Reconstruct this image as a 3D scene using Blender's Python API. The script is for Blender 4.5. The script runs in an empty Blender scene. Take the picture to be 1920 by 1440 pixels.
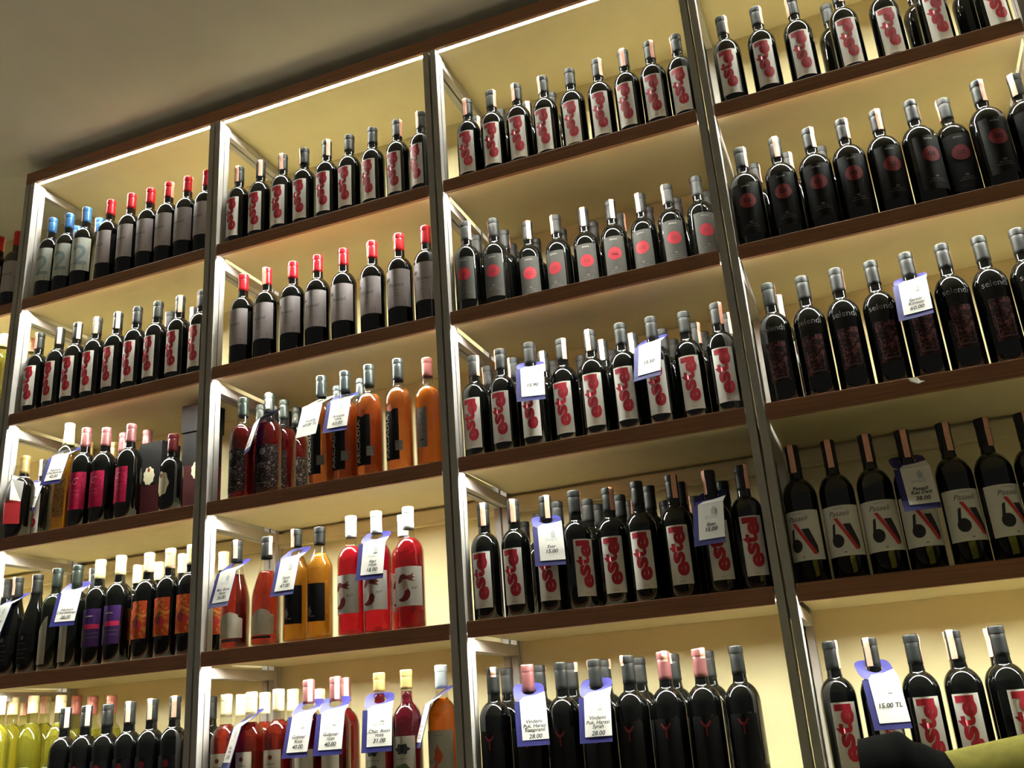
import bpy, bmesh, math, random
import numpy as np
from mathutils import Matrix, Vector

random.seed(7)
SC = bpy.context.scene
COL = SC.collection

# ------------------------------------------------------------------ camera
F_PX = 1773.82
CAM = np.array([2.6086, -2.2026, 1.55])
RM = np.array([[0.92829, 0.36499, -0.07137],      # right
               [-0.18620, 0.29009, -0.93871],     # down
               [-0.32192, 0.88469, 0.33725]])     # forward
_u, _s, _vt = np.linalg.svd(RM)
RM = _u @ _vt
cd = bpy.data.cameras.new('camera')
cd.sensor_fit = 'HORIZONTAL'; cd.sensor_width = 36.0
cd.lens = F_PX / 1920 * 36.0
cd.clip_start = 0.05
cam = bpy.data.objects.new('camera', cd)
COL.objects.link(cam)
cam.matrix_world = Matrix(((RM[0][0], -RM[1][0], -RM[2][0], CAM[0]),
                           (RM[0][1], -RM[1][1], -RM[2][1], CAM[1]),
                           (RM[0][2], -RM[1][2], -RM[2][2], CAM[2]),
                           (0, 0, 0, 1)))
SC.camera = cam

# ------------------------------------------------------------------ world and exposure
w = bpy.data.worlds.new('room_ambience'); SC.world = w
w.use_nodes = True
bg = w.node_tree.nodes['Background']
bg.inputs[0].default_value = (1.0, 0.97, 0.82, 1)
bg.inputs[1].default_value = 0.095
SC.view_settings.view_transform = 'Standard'
SC.view_settings.look = 'None'
SC.view_settings.exposure = 0.0
SC.view_settings.gamma = 1.0
SC.view_settings.use_curve_mapping = False
LED_POWER = 410.0
LED_COLOUR = (0.97, 1.0, 0.90)


def at_y(u, v, y):
    d = np.array([(u - 960) / F_PX, (v - 720) / F_PX, 1.0]) @ RM
    return CAM + d * (y - CAM[1]) / d[1]


def at_z(u, v, z):
    d = np.array([(u - 960) / F_PX, (v - 720) / F_PX, 1.0]) @ RM
    return CAM + d * (z - CAM[2]) / d[2]


# ------------------------------------------------------------------ materials
def lin(c):
    out = []
    for x in c[:3]:
        x = x / 255.0
        out.append(x / 12.92 if x <= 0.04045 else ((x + 0.055) / 1.055) ** 2.4)
    return out


MATS = {}


def mat(name, rgb, rough=0.5, metal=0.0, spec=0.5, vary=0.12, scale=40.0, bump=0.0, coat=0.0):
    """Principled surface with a little procedural mottling."""
    if name in MATS:
        return MATS[name]
    m = bpy.data.materials.new(name); m.use_nodes = True
    nt = m.node_tree; b = nt.nodes['Principled BSDF']
    c = lin(rgb)
    b.inputs['Roughness'].default_value = rough
    b.inputs['Metallic'].default_value = metal
    b.inputs['Specular IOR Level'].default_value = spec
    b.inputs['Coat Weight'].default_value = coat
    tc = nt.nodes.new('ShaderNodeTexCoord')
    n = nt.nodes.new('ShaderNodeTexNoise'); n.inputs['Scale'].default_value = scale
    n.inputs['Detail'].default_value = 3.0
    nt.links.new(tc.outputs['Object'], n.inputs['Vector'])
    r = nt.nodes.new('ShaderNodeValToRGB')
    r.color_ramp.elements[0].position = 0.3; r.color_ramp.elements[1].position = 0.7
    lo = [max(0, x * (1 - vary)) for x in c]; hi = [min(1, x * (1 + vary)) for x in c]
    r.color_ramp.elements[0].color = (*lo, 1); r.color_ramp.elements[1].color = (*hi, 1)
    nt.links.new(n.outputs['Fac'], r.inputs['Fac'])
    nt.links.new(r.outputs['Color'], b.inputs['Base Color'])
    if bump:
        bp = nt.nodes.new('ShaderNodeBump'); bp.inputs['Strength'].default_value = bump
        bp.inputs['Distance'].default_value = 0.002
        nt.links.new(n.outputs['Fac'], bp.inputs['Height'])
        nt.links.new(bp.outputs['Normal'], b.inputs['Normal'])
    MATS[name] = m
    return m


def wood_mat(name, rgb):
    m = mat(name, rgb, 0.45, vary=0.0)
    nt = m.node_tree
    n = [x for x in nt.nodes if x.type == 'TEX_NOISE'][0]
    mp = nt.nodes.new('ShaderNodeMapping'); mp.inputs['Scale'].default_value = (2.0, 30.0, 60.0)
    tc = [x for x in nt.nodes if x.type == 'TEX_COORD'][0]
    nt.links.new(tc.outputs['Object'], mp.inputs['Vector'])
    nt.links.new(mp.outputs['Vector'], n.inputs['Vector'])
    n.inputs['Scale'].default_value = 3.0
    c = lin(rgb)
    r = [x for x in nt.nodes if x.type == 'VALTORGB'][0]
    r.color_ramp.elements[0].color = (c[0] * .78, c[1] * .76, c[2] * .74, 1)
    r.color_ramp.elements[1].color = (c[0] * 1.18, c[1] * 1.15, c[2] * 1.1, 1)
    return m


def emit_mat(name, col, strength):
    m = bpy.data.materials.new(name); m.use_nodes = True
    nt = m.node_tree; nt.nodes.remove(nt.nodes['Principled BSDF'])
    e = nt.nodes.new('ShaderNodeEmission')
    e.inputs['Color'].default_value = (*col, 1); e.inputs['Strength'].default_value = strength
    nt.links.new(e.outputs[0], nt.nodes['Material Output'].inputs['Surface'])
    MATS[name] = m
    return m


def thin_glass(name, tint):
    m = bpy.data.materials.new(name); m.use_nodes = True
    nt = m.node_tree; nt.nodes.remove(nt.nodes['Principled BSDF'])
    tr = nt.nodes.new('ShaderNodeBsdfTransparent'); tr.inputs[0].default_value = (*tint, 1)
    gl = nt.nodes.new('ShaderNodeBsdfGlossy'); gl.inputs['Roughness'].default_value = 0.04
    lw = nt.nodes.new('ShaderNodeLayerWeight'); lw.inputs[0].default_value = 0.5
    pw = nt.nodes.new('ShaderNodeMath'); pw.operation = 'POWER'; pw.inputs[1].default_value = 3.5
    ml = nt.nodes.new('ShaderNodeMath'); ml.operation = 'MULTIPLY_ADD'
    ml.inputs[1].default_value = 0.7; ml.inputs[2].default_value = 0.065
    mx = nt.nodes.new('ShaderNodeMixShader')
    nt.links.new(lw.outputs['Facing'], pw.inputs[0]); nt.links.new(pw.outputs[0], ml.inputs[0])
    nt.links.new(ml.outputs[0], mx.inputs[0]); nt.links.new(tr.outputs[0], mx.inputs[1])
    nt.links.new(gl.outputs[0], mx.inputs[2])
    nt.links.new(mx.outputs[0], nt.nodes['Material Output'].inputs['Surface'])
    MATS[name] = m
    return m


def liquid(name, rgb, cloud=0.25):
    """Tinted wine: refracting body with a little scattering."""
    m = bpy.data.materials.new(name); m.use_nodes = True
    nt = m.node_tree; b = nt.nodes['Principled BSDF']
    c = lin(rgb)
    b.inputs['Base Color'].default_value = (*c, 1)
    b.inputs['Roughness'].default_value = 0.02
    b.inputs['IOR'].default_value = 1.33
    b.inputs['Transmission Weight'].default_value = 1 - cloud
    n = nt.nodes.new('ShaderNodeTexNoise'); n.inputs['Scale'].default_value = 12
    r = nt.nodes.new('ShaderNodeValToRGB')
    r.color_ramp.elements[0].color = (*[x * .9 for x in c], 1)
    r.color_ramp.elements[1].color = (*[min(1, x * 1.1) for x in c], 1)
    nt.links.new(n.outputs['Fac'], r.inputs[0]); nt.links.new(r.outputs[0], b.inputs['Base Color'])
    MATS[name] = m
    return m


def flecked(name, base, fleck, scale=120, thresh=0.55, rough=0.5):
    """Printed pattern of flecks on a plain ground (flat print)."""
    m = bpy.data.materials.new(name); m.use_nodes = True
    nt = m.node_tree; b = nt.nodes['Principled BSDF']
    b.inputs['Roughness'].default_value = rough
    b.inputs['Specular IOR Level'].default_value = 0.2
    tc = nt.nodes.new('ShaderNodeTexCoord')
    n = nt.nodes.new('ShaderNodeTexNoise'); n.inputs['Scale'].default_value = scale
    n.inputs['Detail'].default_value = 4; n.inputs['Distortion'].default_value = 1.5
    r = nt.nodes.new('ShaderNodeValToRGB')
    r.color_ramp.elements[0].position = thresh - .06; r.color_ramp.elements[1].position = thresh + .06
    r.color_ramp.elements[0].color = (*lin(base), 1); r.color_ramp.elements[1].color = (*lin(fleck), 1)
    nt.links.new(tc.outputs['Object'], n.inputs['Vector'])
    nt.links.new(n.outputs['Fac'], r.inputs[0]); nt.links.new(r.outputs[0], b.inputs['Base Color'])
    MATS[name] = m
    return m


M_WALL = mat('cream_wall_paint', (231, 219, 172), 0.7, vary=0.03, scale=6, spec=0.2)
M_CEIL = mat('ceiling_paint', (236, 232, 220), 0.9, vary=0.03, scale=5, spec=0.1)
M_FLOOR = wood_mat('floor_boards', (122, 115, 102))
M_BOARD = mat('cream_board', (232, 219, 178), 0.6, vary=0.03, scale=10, spec=0.25)
M_FASCIA = wood_mat('walnut_edge', (146, 98, 68))
M_ALU = mat('satin_aluminium', (172, 168, 162), 0.5, metal=0.0, vary=0.05, scale=25)
M_GAP = mat('shadow_gap', (30, 28, 25), 0.8)
M_LED = emit_mat('led_lit', LED_COLOUR, LED_POWER)
M_LEDOFF = mat('led_unlit', (215, 210, 190), 0.4)

G_DARK = mat('dark_bottle_glass', (11, 12, 11), 0.045, vary=0.2, spec=0.55)
G_GREEN = mat('green_black_glass', (24, 29, 16), 0.05, vary=0.2, spec=0.55)
G_CLEAR = thin_glass('clear_bottle_glass', (0.95, 0.95, 0.92))
G_PALE = thin_glass('pale_green_glass', (0.86, 0.88, 0.66))
L_DKROSE = liquid('dark_rose_wine', (122, 18, 24), 0.25)
L_AMBERROSE = liquid('amber_rose_wine', (236, 140, 70), 0.2)
L_ORANGE = liquid('orange_wine', (238, 132, 38), 0.45)
L_AMBER = liquid('amber_wine', (214, 148, 48), 0.4)
L_PINK = liquid('cherry_pink_wine', (206, 30, 50), 0.3)
L_WHITE = liquid('straw_wine', (206, 196, 84), 0.2)
L_PURPLE = liquid('purple_red_wine', (96, 14, 34), 0.4)
L_BRICK = liquid('brick_rose_wine', (164, 52, 36), 0.2)

C_BLACK = mat('charcoal_foil', (27, 29, 28), 0.5, spec=0.3, metal=0.0, vary=0.1)
C_RED = mat('red_foil', (206, 34, 46), 0.3, metal=0.25, vary=0.05)
C_BLUE = mat('blue_foil', (74, 132, 196), 0.3, metal=0.35, vary=0.05)
C_WHITE = mat('white_foil', (228, 230, 226), 0.35, vary=0.03)
C_CREAM = mat('cream_foil', (232, 216, 160), 0.4, vary=0.05)
C_GOLD = mat('gold_foil', (206, 176, 112), 0.3, metal=0.5, vary=0.1)
C_MAUVE = mat('mauve_foil', (146, 92, 92), 0.35, metal=0.4, vary=0.06)
C_PINK = mat('old_rose_foil', (180, 112, 104), 0.35, metal=0.4, vary=0.06)
C_MAROON = mat('maroon_foil', (96, 28, 34), 0.35, metal=0.3, vary=0.06)
C_SILVER = mat('silver_foil', (190, 200, 204), 0.3, metal=0.6, vary=0.04)
C_SLATE = mat('slate_foil', (58, 64, 64), 0.32, metal=0.4, vary=0.06)
C_GREENBK = mat('bottle_green_foil', (42, 50, 44), 0.35, metal=0.3, vary=0.06)

P_WHITE = mat('white_paper', (226, 222, 214), 0.7, vary=0.03)
P_LILAC = mat('lilac_grey_paper', (190, 180, 182), 0.65, vary=0.04)
P_PALE = mat('pale_green_paper', (206, 210, 200), 0.65, vary=0.06, scale=25)
P_GREY = mat('grey_label_paper', (62, 61, 57), 0.6, vary=0.06)
P_BLACK = mat('black_label_paper', (16, 15, 17), 0.6, spec=0.2, vary=0.1)
P_CREAM = mat('cream_label_paper', (206, 196, 172), 0.65, vary=0.05)
P_STONE = mat('stone_label_paper', (176, 170, 150), 0.65, vary=0.05)
P_TAN = flecked('tan_label_paper', (150, 110, 58), (104, 72, 36), 60)
P_BLUE = mat('royal_blue_card', (30, 29, 108), 0.6, vary=0.06)
P_TAX = mat('salmon_strip_paper', (236, 172, 146), 0.6, vary=0.08, scale=90)
P_MAGENTA = flecked('magenta_label_paper', (172, 24, 66), (206, 60, 104), 45, 0.58)
P_PURPLE = mat('purple_label_paper', (70, 30, 108), 0.55, vary=0.15)
P_PEACH = flecked('peach_label_paper', (200, 76, 40), (226, 150, 70), 28, 0.56)
P_ORNATE = flecked('ornate_label_print', (34, 18, 22), (112, 62, 62), 95, 0.56)
P_LACE = flecked('lace_print', (20, 7, 9), (136, 116, 110), 120, 0.62)
I_RED = mat('red_ink', (176, 22, 44), 0.55, vary=0.05)
I_DKRED = mat('dark_red_ink', (128, 18, 28), 0.55, vary=0.08)
I_BRIGHTRED = mat('bright_red_ink', (206, 48, 56), 0.55, vary=0.06)
I_GREY = mat('grey_ink', (104, 98, 100), 0.6, vary=0.05)
I_PALE = mat('pale_ink', (190, 186, 170), 0.6, vary=0.05)
I_FADE = mat('faded_pink_ink', (196, 140, 132), 0.6, vary=0.05)
I_BLUE = mat('faded_blue_ink', (148, 170, 174), 0.6, vary=0.12, scale=60)
I_BLACK = mat('black_ink', (34, 34, 38), 0.6, vary=0.05)
I_BROWN = mat('chestnut_ink', (122, 48, 40), 0.6, vary=0.08)
I_FLESH = mat('flesh_ink', (204, 172, 150), 0.6, vary=0.05)
I_ORANGE = mat('orange_ink', (200, 84, 48), 0.6, vary=0.08)
I_PINK = mat('hot_pink_ink', (214, 44, 92), 0.6, vary=0.05)
I_GREEN = mat('sage_ink', (92, 104, 70), 0.6, vary=0.2, scale=60)
I_WATER = mat('pale_grey_print', (176, 182, 180), 0.6, vary=0.05)
K_BLACK = mat('black_carton', (17, 15, 15), 0.7, spec=0.15, vary=0.1)
K_MAROON = mat('maroon_carton', (58, 20, 22), 0.7, spec=0.15, vary=0.1)
K_STICK = mat('ivory_sticker', (214, 204, 170), 0.6, vary=0.05)
T_COAT = mat('black_cloth', (9, 9, 11), 0.95, spec=0.1, vary=0.3, scale=30, bump=0.4)
T_GREEN = mat('yellow_green_cloth', (168, 160, 60), 0.85, vary=0.12, scale=60, bump=0.3)
T_LEG = mat('dark_metal', (40, 40, 42), 0.4, metal=0.6)


# ------------------------------------------------------------------ mesh helpers
class MB:
    def __init__(s):
        s.v = []; s.f = []; s.mi = []; s.cur = 0

    def add(s, vs, fs):
        o = len(s.v); s.v += [tuple(x) for x in vs]
        s.f += [tuple(i + o for i in f) for f in fs]; s.mi += [s.cur] * len(fs)

    def box(s, x0, x1, y0, y1, z0, z1):
        s.add([(x0, y0, z0), (x1, y0, z0), (x1, y1, z0), (x0, y1, z0), (x0, y0, z1), (x1, y0, z1), (x1, y1, z1), (x0, y1, z1)],
              [(0, 3, 2, 1), (4, 5, 6, 7), (0, 1, 5, 4), (1, 2, 6, 5), (2, 3, 7, 6), (3, 0, 4, 7)])

    def lathe(s, prof, n=32):
        rings = []
        vs = []
        for r, z in prof:
            if r < 1e-6:
                rings.append([len(vs)]); vs.append((0, 0, z))
            else:
                rings.append(list(range(len(vs), len(vs) + n)))
                for k in range(n):
                    a = 2 * math.pi * k / n
                    vs.append((r * math.sin(a), -r * math.cos(a), z))
        fs = []
        for A, Bq in zip(rings[:-1], rings[1:]):
            if len(A) == 1 and len(Bq) == 1:
                continue
            for k in range(n):
                k2 = (k + 1) % n
                if len(A) == 1:
                    fs.append((A[0], Bq[k2], Bq[k]))
                elif len(Bq) == 1:
                    fs.append((A[k], A[k2], Bq[0]))
                else:
                    fs.append((A[k], A[k2], Bq[k2], Bq[k]))
        s.add(vs, fs)

    def mesh(s, name, mats, smooth=False, bevel=0.0):
        me = bpy.data.meshes.new(name)
        me.from_pydata(s.v, [], s.f)
        if not isinstance(mats, (list, tuple)):
            mats = [mats]
        for m in mats:
            me.materials.append(m)
        me.polygons.foreach_set('material_index', s.mi)
        if bevel:
            bm = bmesh.new(); bm.from_mesh(me)
            bmesh.ops.bevel(bm, geom=bm.edges[:], offset=bevel, segments=2, affect='EDGES', profile=0.6)
            bm.to_mesh(me); bm.free()
        if smooth:
            me.polygons.foreach_set('use_smooth', [True] * len(me.polygons))
        me.update()
        return me


def link(name, me, parent=None, loc=(0, 0, 0), rz=0.0):
    o = bpy.data.objects.new(name, me)
    COL.objects.link(o)
    o.location = loc
    o.rotation_euler = (0, 0, rz)
    if parent is not None:
        o.parent = parent
    return o


def thing(name, label, cat, loc=(0, 0, 0), rz=0.0, group=None):
    o = link(name, None, None, loc, rz)
    o.empty_display_size = 0.02
    o['label'] = label; o['category'] = cat
    if group:
        o['group'] = group
    return o


# ---- flat shapes: a list of (verts2d, faces)
def flat_text(s, size, bold=0.0, shear=0.0, space=1.0):
    cu = bpy.data.curves.new('t', 'FONT')
    cu.body = s; cu.size = size; cu.offset = bold; cu.shear = shear; cu.space_character = space
    cu.align_x = 'CENTER'; cu.align_y = 'CENTER'; cu.resolution_u = 3
    ob = bpy.data.objects.new('t', cu); COL.objects.link(ob)
    dg = bpy.context.evaluated_depsgraph_get()
    me = bpy.data.meshes.new_from_object(ob.evaluated_get(dg))
    vs = [(v.co.x, v.co.y) for v in me.vertices]; fs = [tuple(p.vertices) for p in me.polygons]
    bpy.data.objects.remove(ob); bpy.data.curves.remove(cu); bpy.data.meshes.remove(me)
    if vs:
        cx = (min(v[0] for v in vs) + max(v[0] for v in vs)) / 2
        cy = (min(v[1] for v in vs) + max(v[1] for v in vs)) / 2
        vs = [(a - cx, b - cy) for a, b in vs]
    return vs, fs


def move(sh, dx=0, dy=0, rot=0, sx=1, sy=1):
    c, s = math.cos(rot), math.sin(rot)
    return [(x * sx * c - y * sy * s + dx, x * sx * s + y * sy * c + dy) for x, y in sh[0]], sh[1]


def rect(x0, x1, y0, y1, nx=1):
    vs = []; fs = []
    for i in range(nx + 1):
        x = x0 + (x1 - x0) * i / nx
        vs += [(x, y0), (x, y1)]
    for i in range(nx):
        fs.append((2 * i, 2 * i + 2, 2 * i + 3, 2 * i + 1))
    return vs, fs


def poly(pts):
    return list(pts), [tuple(range(len(pts)))]


def disc(cx, cy, rx, ry=None, n=20):
    ry = ry or rx
    vs = [(cx, cy)] + [(cx + rx * math.cos(2 * math.pi * k / n), cy + ry * math.sin(2 * math.pi * k / n)) for k in range(n)]
    return vs, [(0, 1 + k, 1 + (k + 1) % n) for k in range(n)]


def blob(cx, cy, rx, ry, bumps=9, amp=0.1, n=45):
    vs = [(cx, cy)]
    for k in range(n):
        a = 2 * math.pi * k / n
        q = 1 + amp * math.cos(bumps * a)
        vs.append((cx + rx * q * math.cos(a), cy + ry * q * math.sin(a)))
    return vs, [(0, 1 + k, 1 + (k + 1) % n) for k in range(n)]


def wrap(shapes, mats, R, off, name, maxlen=0.008):
    """Wrap flat shapes (u across, v up) round a bottle of radius R."""
    bm = bmesh.new()
    for i, (vs, fs) in enumerate(shapes):
        bv = [bm.verts.new((x, y, 0)) for x, y in vs]
        for f in fs:
            try:
                q = bm.faces.new([bv[k] for k in f]); q.material_index = i if isinstance(mats, list) else 0
            except ValueError:
                pass
    bmesh.ops.triangulate(bm, faces=bm.faces[:])
    for _ in range(3):
        ed = [e for e in bm.edges if abs(e.verts[0].co.x - e.verts[1].co.x) > maxlen]
        if not ed:
            break
        bmesh.ops.subdivide_edges(bm, edges=ed, cuts=1)
        bmesh.ops.triangulate(bm, faces=bm.faces[:])
    r = R + off
    for v in bm.verts:
        a = v.co.x / R
        v.co = (r * math.sin(a), -r * math.cos(a), v.co.y)
    me = bpy.data.meshes.new(name); bm.to_mesh(me); bm.free()
    for m in (mats if isinstance(mats, list) else [mats]):
        me.materials.append(m)
    me.polygons.foreach_set('use_smooth', [True] * len(me.polygons))
    return me


def flatmesh(shapes, mats, fn, name):
    mb = MB()
    for i, (vs, fs) in enumerate(shapes):
        mb.cur = i if isinstance(mats, list) else 0
        mb.add([fn(x, y) for x, y in vs], fs)
    return mb.mesh(name, mats)


# ------------------------------------------------------------------ the room
Z = {'A': 3.5293, 'B': 3.0571, 'C': 2.6359, 'D': 2.2167, 'E': 1.7964, 'F': 1.3764}
JX = [-0.82, 0.0, 0.8162, 1.6162, 2.4101, 3.20, 4.00]
Y_BACK = 0.385


def structure(name, mb, m):
    o = link(name, mb.mesh(name, m)); o['kind'] = 'structure'
    return o


mb = MB(); mb.box(-3.0, 6.5, Y_BACK, Y_BACK + 0.1, 0, 3.62); structure('wall_back', mb, M_WALL)
mb = MB(); mb.box(-3.0, 6.5, -4.5, Y_BACK + 0.1, 3.62, 3.72); structure('ceiling', mb, M_CEIL)
mb = MB(); mb.box(-3.0, 6.5, -4.5, Y_BACK + 0.1, -0.1, 0.0); structure('floor', mb, M_FLOOR)

# ------------------------------------------------------------------ shelving
HALF = 0.0215


LIP = 0.013


def shelf_mesh(x0, x1, zt, zb, name, slot=0.0130, under=0.0100):
    """Board with a brown front edge and a slot for the lamp strip behind it (zt top, zb bottom of the edge)."""
    mb = MB()
    mb.box(x0, x1, 0.0, LIP, zb, zt)                             # brown edge
    edge = mb.mesh(name + '_edge', M_FASCIA, bevel=0.0015)
    mb = MB()
    mb.box(x0, x1, LIP, LIP + 0.012, zb + slot, zt)              # roof of the slot
    mb.box(x0, x1, LIP + 0.012, Y_BACK - 0.001, zb + under, zt)  # board
    board = mb.mesh(name, M_BOARD)
    return edge, board


def led(parent, x0, x1, zb, lit=True, slot=0.0130):
    mb = MB(); mb.box(x0, x1, LIP + 0.0022, LIP + 0.0100, zb + slot - 0.0012, zb + slot - 0.0001)
    return link('led_strip', mb.mesh('led_strip', M_LED if lit else M_LEDOFF), parent)


def post_mesh(x0, x1, y0, y1, z1):
    mb = MB()
    ym = (y0 + y1) / 2
    mb.box(x0, x1, y0, ym - 0.0025, 0, z1)
    mb.box(x0, x1, ym + 0.0025, y1, 0, z1)
    mb.box(x0 + 0.003, x1 - 0.003, ym - 0.0025, ym + 0.0025, 0, z1)
    return mb.mesh('post', M_ALU)


BAY_LABEL = {
    0: 'open shelving bay without a header, next to the blue-capped bottles',
    1: 'lit metal-framed shelving bay holding blue-capped bottles and dark gift cartons',
    2: 'lit metal-framed shelving bay holding the red-capped row and the rosé bottles',
    3: 'lit metal-framed shelving bay holding the grey-labelled red-disc bottles',
    4: 'metal-framed shelving bay with one unlit shelf of white-labelled bottles',
    5: 'empty end shelving bay beyond the bay with the unlit shelf'}
for i in range(6):
    a, b = JX[i], JX[i + 1]
    unit = thing('shelving_bay', BAY_LABEL[i], 'shelving', (a, 0, 0), 0, 'shelving bays along the wall')
    lx0, lx1 = 0.003, HALF
    rx0, rx1 = (b - a) - HALF, (b - a) - 0.003
    top = 3.526
    for (p0, p1) in ((lx0, lx1), (rx0, rx1)):
        link('front_post', post_mesh(p0, p1, 0.0, 0.050, top), unit)
        link('rear_post', post_mesh(p0, p1, 0.346, 0.383, top), unit)
    s0, s1 = HALF + 0.003, (b - a) - HALF - 0.003
    levels = 'BCDEF'
    if i == 5:
        levels = 'BC'
    for L in levels:
        zt = Z[L]; zb = zt - 0.040
        e, bd = shelf_mesh(s0, s1, zt, zb, 'shelf')
        sh = link('shelf', bd, unit)
        link('front_edge', e, sh)
        if (i, L) == (4, 'D'):
            led(sh, s0 + 0.01, s1 - 0.01, zb, False)
        elif (i, L) == (3, 'D'):
            led(sh, s0 + 0.004, s0 + 0.36, zb, True)
            led(sh, s0 + 0.361, s1 - 0.01, zb, False)
        else:
            led(sh, s0 + 0.004, s1 - 0.004, zb, True)
    for L in (levels if i in (0,) else 'A' + levels):
        u = (Z[L] - 0.033) if L != 'A' else 3.5300
        for (p0, p1) in ((lx0, lx1), (rx0, rx1)):
            mb = MB(); mb.box(p0, p1, 0.050, 0.346, u - 0.036, u - 0.008)
            link('side_rail', mb.mesh('side_rail', M_ALU), unit)
    if i != 5:
        mb = MB(); mb.box(HALF, (b - a) - HALF, 0.360, 0.382, 2.143, 2.176)
        mb.box(HALF, (b - a) - HALF, 0.364, 0.384, 2.133, 2.143)
        link('rear_beam', mb.mesh('rear_beam', M_BOARD), unit)

hd = thing('header_board', 'long brown header board with light strip along the shelving top', 'header', (0, 0, 3.5293))
e, bd = shelf_mesh(-0.022, JX[6], 0.0457, 0.0, 'header', 0.005, 0.0015)
hb = link('top_board', bd, hd)
link('front_edge', e, hb)
for i in range(1, 6):
    led(hd, JX[i] + HALF + .006, JX[i + 1] - HALF - .006, 0.0, True, 0.005)

# ------------------------------------------------------------------ bottles
def prof_bordeaux(R, H, zs=0.180, zn=0.226):
    k = H - 0.30
    zs += k * 0.7; zn += k * 0.85
    d = zn - zs
    pts = [(0, 0.004), (R * .55, 0.002), (R * .88, 0), (R, 0.005), (R, zs)]
    for q in (.14, .28, .42, .55, .67, .77, .85, .905):
        pts.append((R * math.sqrt(1 - q * q), zs + d * q))
    return pts + [(0.0163, zs + d * .955), (0.0155, zn + .003), (0.0150, zn + .012),
                  (0.0144, H - .016), (0.0148, H - .0155), (0.0148, H - .003), (0.0140, H), (0, H)]


def prof_burgundy(R, H):
    return [(0, 0.004), (R * .55, 0.002), (R * .88, 0), (R, 0.005), (R, .118), (R * .985, .132), (R * .93, .150), (R * .80, .172),
            (R * .64, .194), (R * .50, .214), (0.0168, .230), (0.0150, .248), (0.0145, H - .016), (0.0155, H - .0155), (0.0155, H - .003),
            (0.0135, H), (0, H)]


def prof_conic(R, H):
    return [(0, 0.004), (R * .55, 0.002), (R * .88, 0), (R, 0.005), (R, .192), (R * .97, .203), (R * .72, .222), (R * .5, .238),
            (0.0155, .250), (0.0145, .262), (0.0142, H - .016), (0.0152, H - .0155), (0.0152, H - .003), (0.0135, H), (0, H)]


def rad_at(prof, z):
    best = 0.014
    for (r0, z0), (r1, z1) in zip(prof[3:-2], prof[4:-1]):
        if z0 <= z <= z1 and z1 > z0:
            return r0 + (r1 - r0) * (z - z0) / (z1 - z0)
    return best


def cap_profile(prof, H, z0, thick=0.0007):
    r0 = rad_at(prof, z0) + thick
    r1 = 0.0150
    pts = [(r0 - thick * .8, z0), (r0, z0 + .0003)]
    for k in range(1, 6):
        q = k / 5
        pts.append((max(r0 + (r1 - r0) * q, rad_at(prof, z0 + (H - .0172 - z0) * q) + thick), z0 + (H - .0172 - z0) * q))
    return pts + [(0.0149, H - .0168), (0.0149, H - .0163), (0.0158, H - .0160), (0.0159, H - .0155), (0.0159, H - .0030), (0.0156, H - .0012),
                  (0.0146, H + .0003), (0.0138, H + .0006), (0.004, H + .0006), (0, H + .0006)]


def strip_mesh(prof, H, down, w=0.0135):
    """Paper seal: over the top of the capsule and down one side."""
    mb = MB()
    n = 6
    path = [(-0.012, H + .0016), (0.0, H + .0016), (0.0152, H + .0014), (0.0173, H - .004), (0.0173, H - .016)]
    for k in range(1, 6):
        z = H - .016 - (down - .016) * k / 5
        path.append((rad_at(prof, z) + .0016, z))
    vs = []
    for r, z in path:
        for j in range(n + 1):
            t = -w / 2 + w * j / n
            rr = max(abs(r), 0.0155)
            if z > H:                      # flat on top
                vs.append((t, -r, z))
            else:
                a = t / rr
                vs.append((r * math.sin(a), -r * math.cos(a), z))
    fs = []
    for i in range(len(path) - 1):
        for j in range(n):
            q = i * (n + 1) + j
            fs.append((q, q + 1, q + n + 2, q + n + 1))
    mb.add(vs, fs)
    me = mb.mesh('tax_strip', [P_TAX, I_DKRED], smooth=True)
    return me


STRIP_CACHE = {}
KINDS = {}


def kind(key, R, H, shape='bordeaux', glass=None, wine=None, fill=0.9, cap=None, cap_z=None, strip=0.06, parts=(), **kw):
    prof = {'bordeaux': prof_bordeaux, 'burgundy': prof_burgundy, 'conic': prof_conic}[shape](R, H, **kw)
    mb = MB(); mb.lathe(prof, 36); body = mb.mesh(key + '_glass', glass, smooth=True)
    plist = [('glass_body', body, None)]
    if wine is not None:
        zf = H * fill
        ip = [(0, 0.018), (R * .35, 0.014), (R * .7, 0.008), (R - .003, 0.006)]
        for z in np.linspace(0.012, zf, 22):
            ip.append((max(0.004, rad_at(prof, z) - .0022), float(z)))
        ip.append((0, zf))
        mb = MB(); mb.lathe(ip, 36); plist.append(('wine', mb.mesh(key + '_wine', wine, smooth=True), None))
    cz = cap_z if cap_z is not None else H - .062
    mb = MB(); mb.lathe(cap_profile(prof, H, cz), 28)
    plist.append(('foil_capsule', mb.mesh(key + '_foil', cap, smooth=True), None))
    st = strip_mesh(prof, H, strip) if strip else None
    for p in parts:
        plist.append(p)
    KINDS[key] = dict(R=R, H=H, parts=plist, strip=st, prof=prof)


def lab(R, u0, u1, v0, v1, m, name='front_label', off=0.0004):
    return wrap([rect(u0, u1, v0, v1, 16)], m, R, off, name)


R0 = 0.0375
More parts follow.
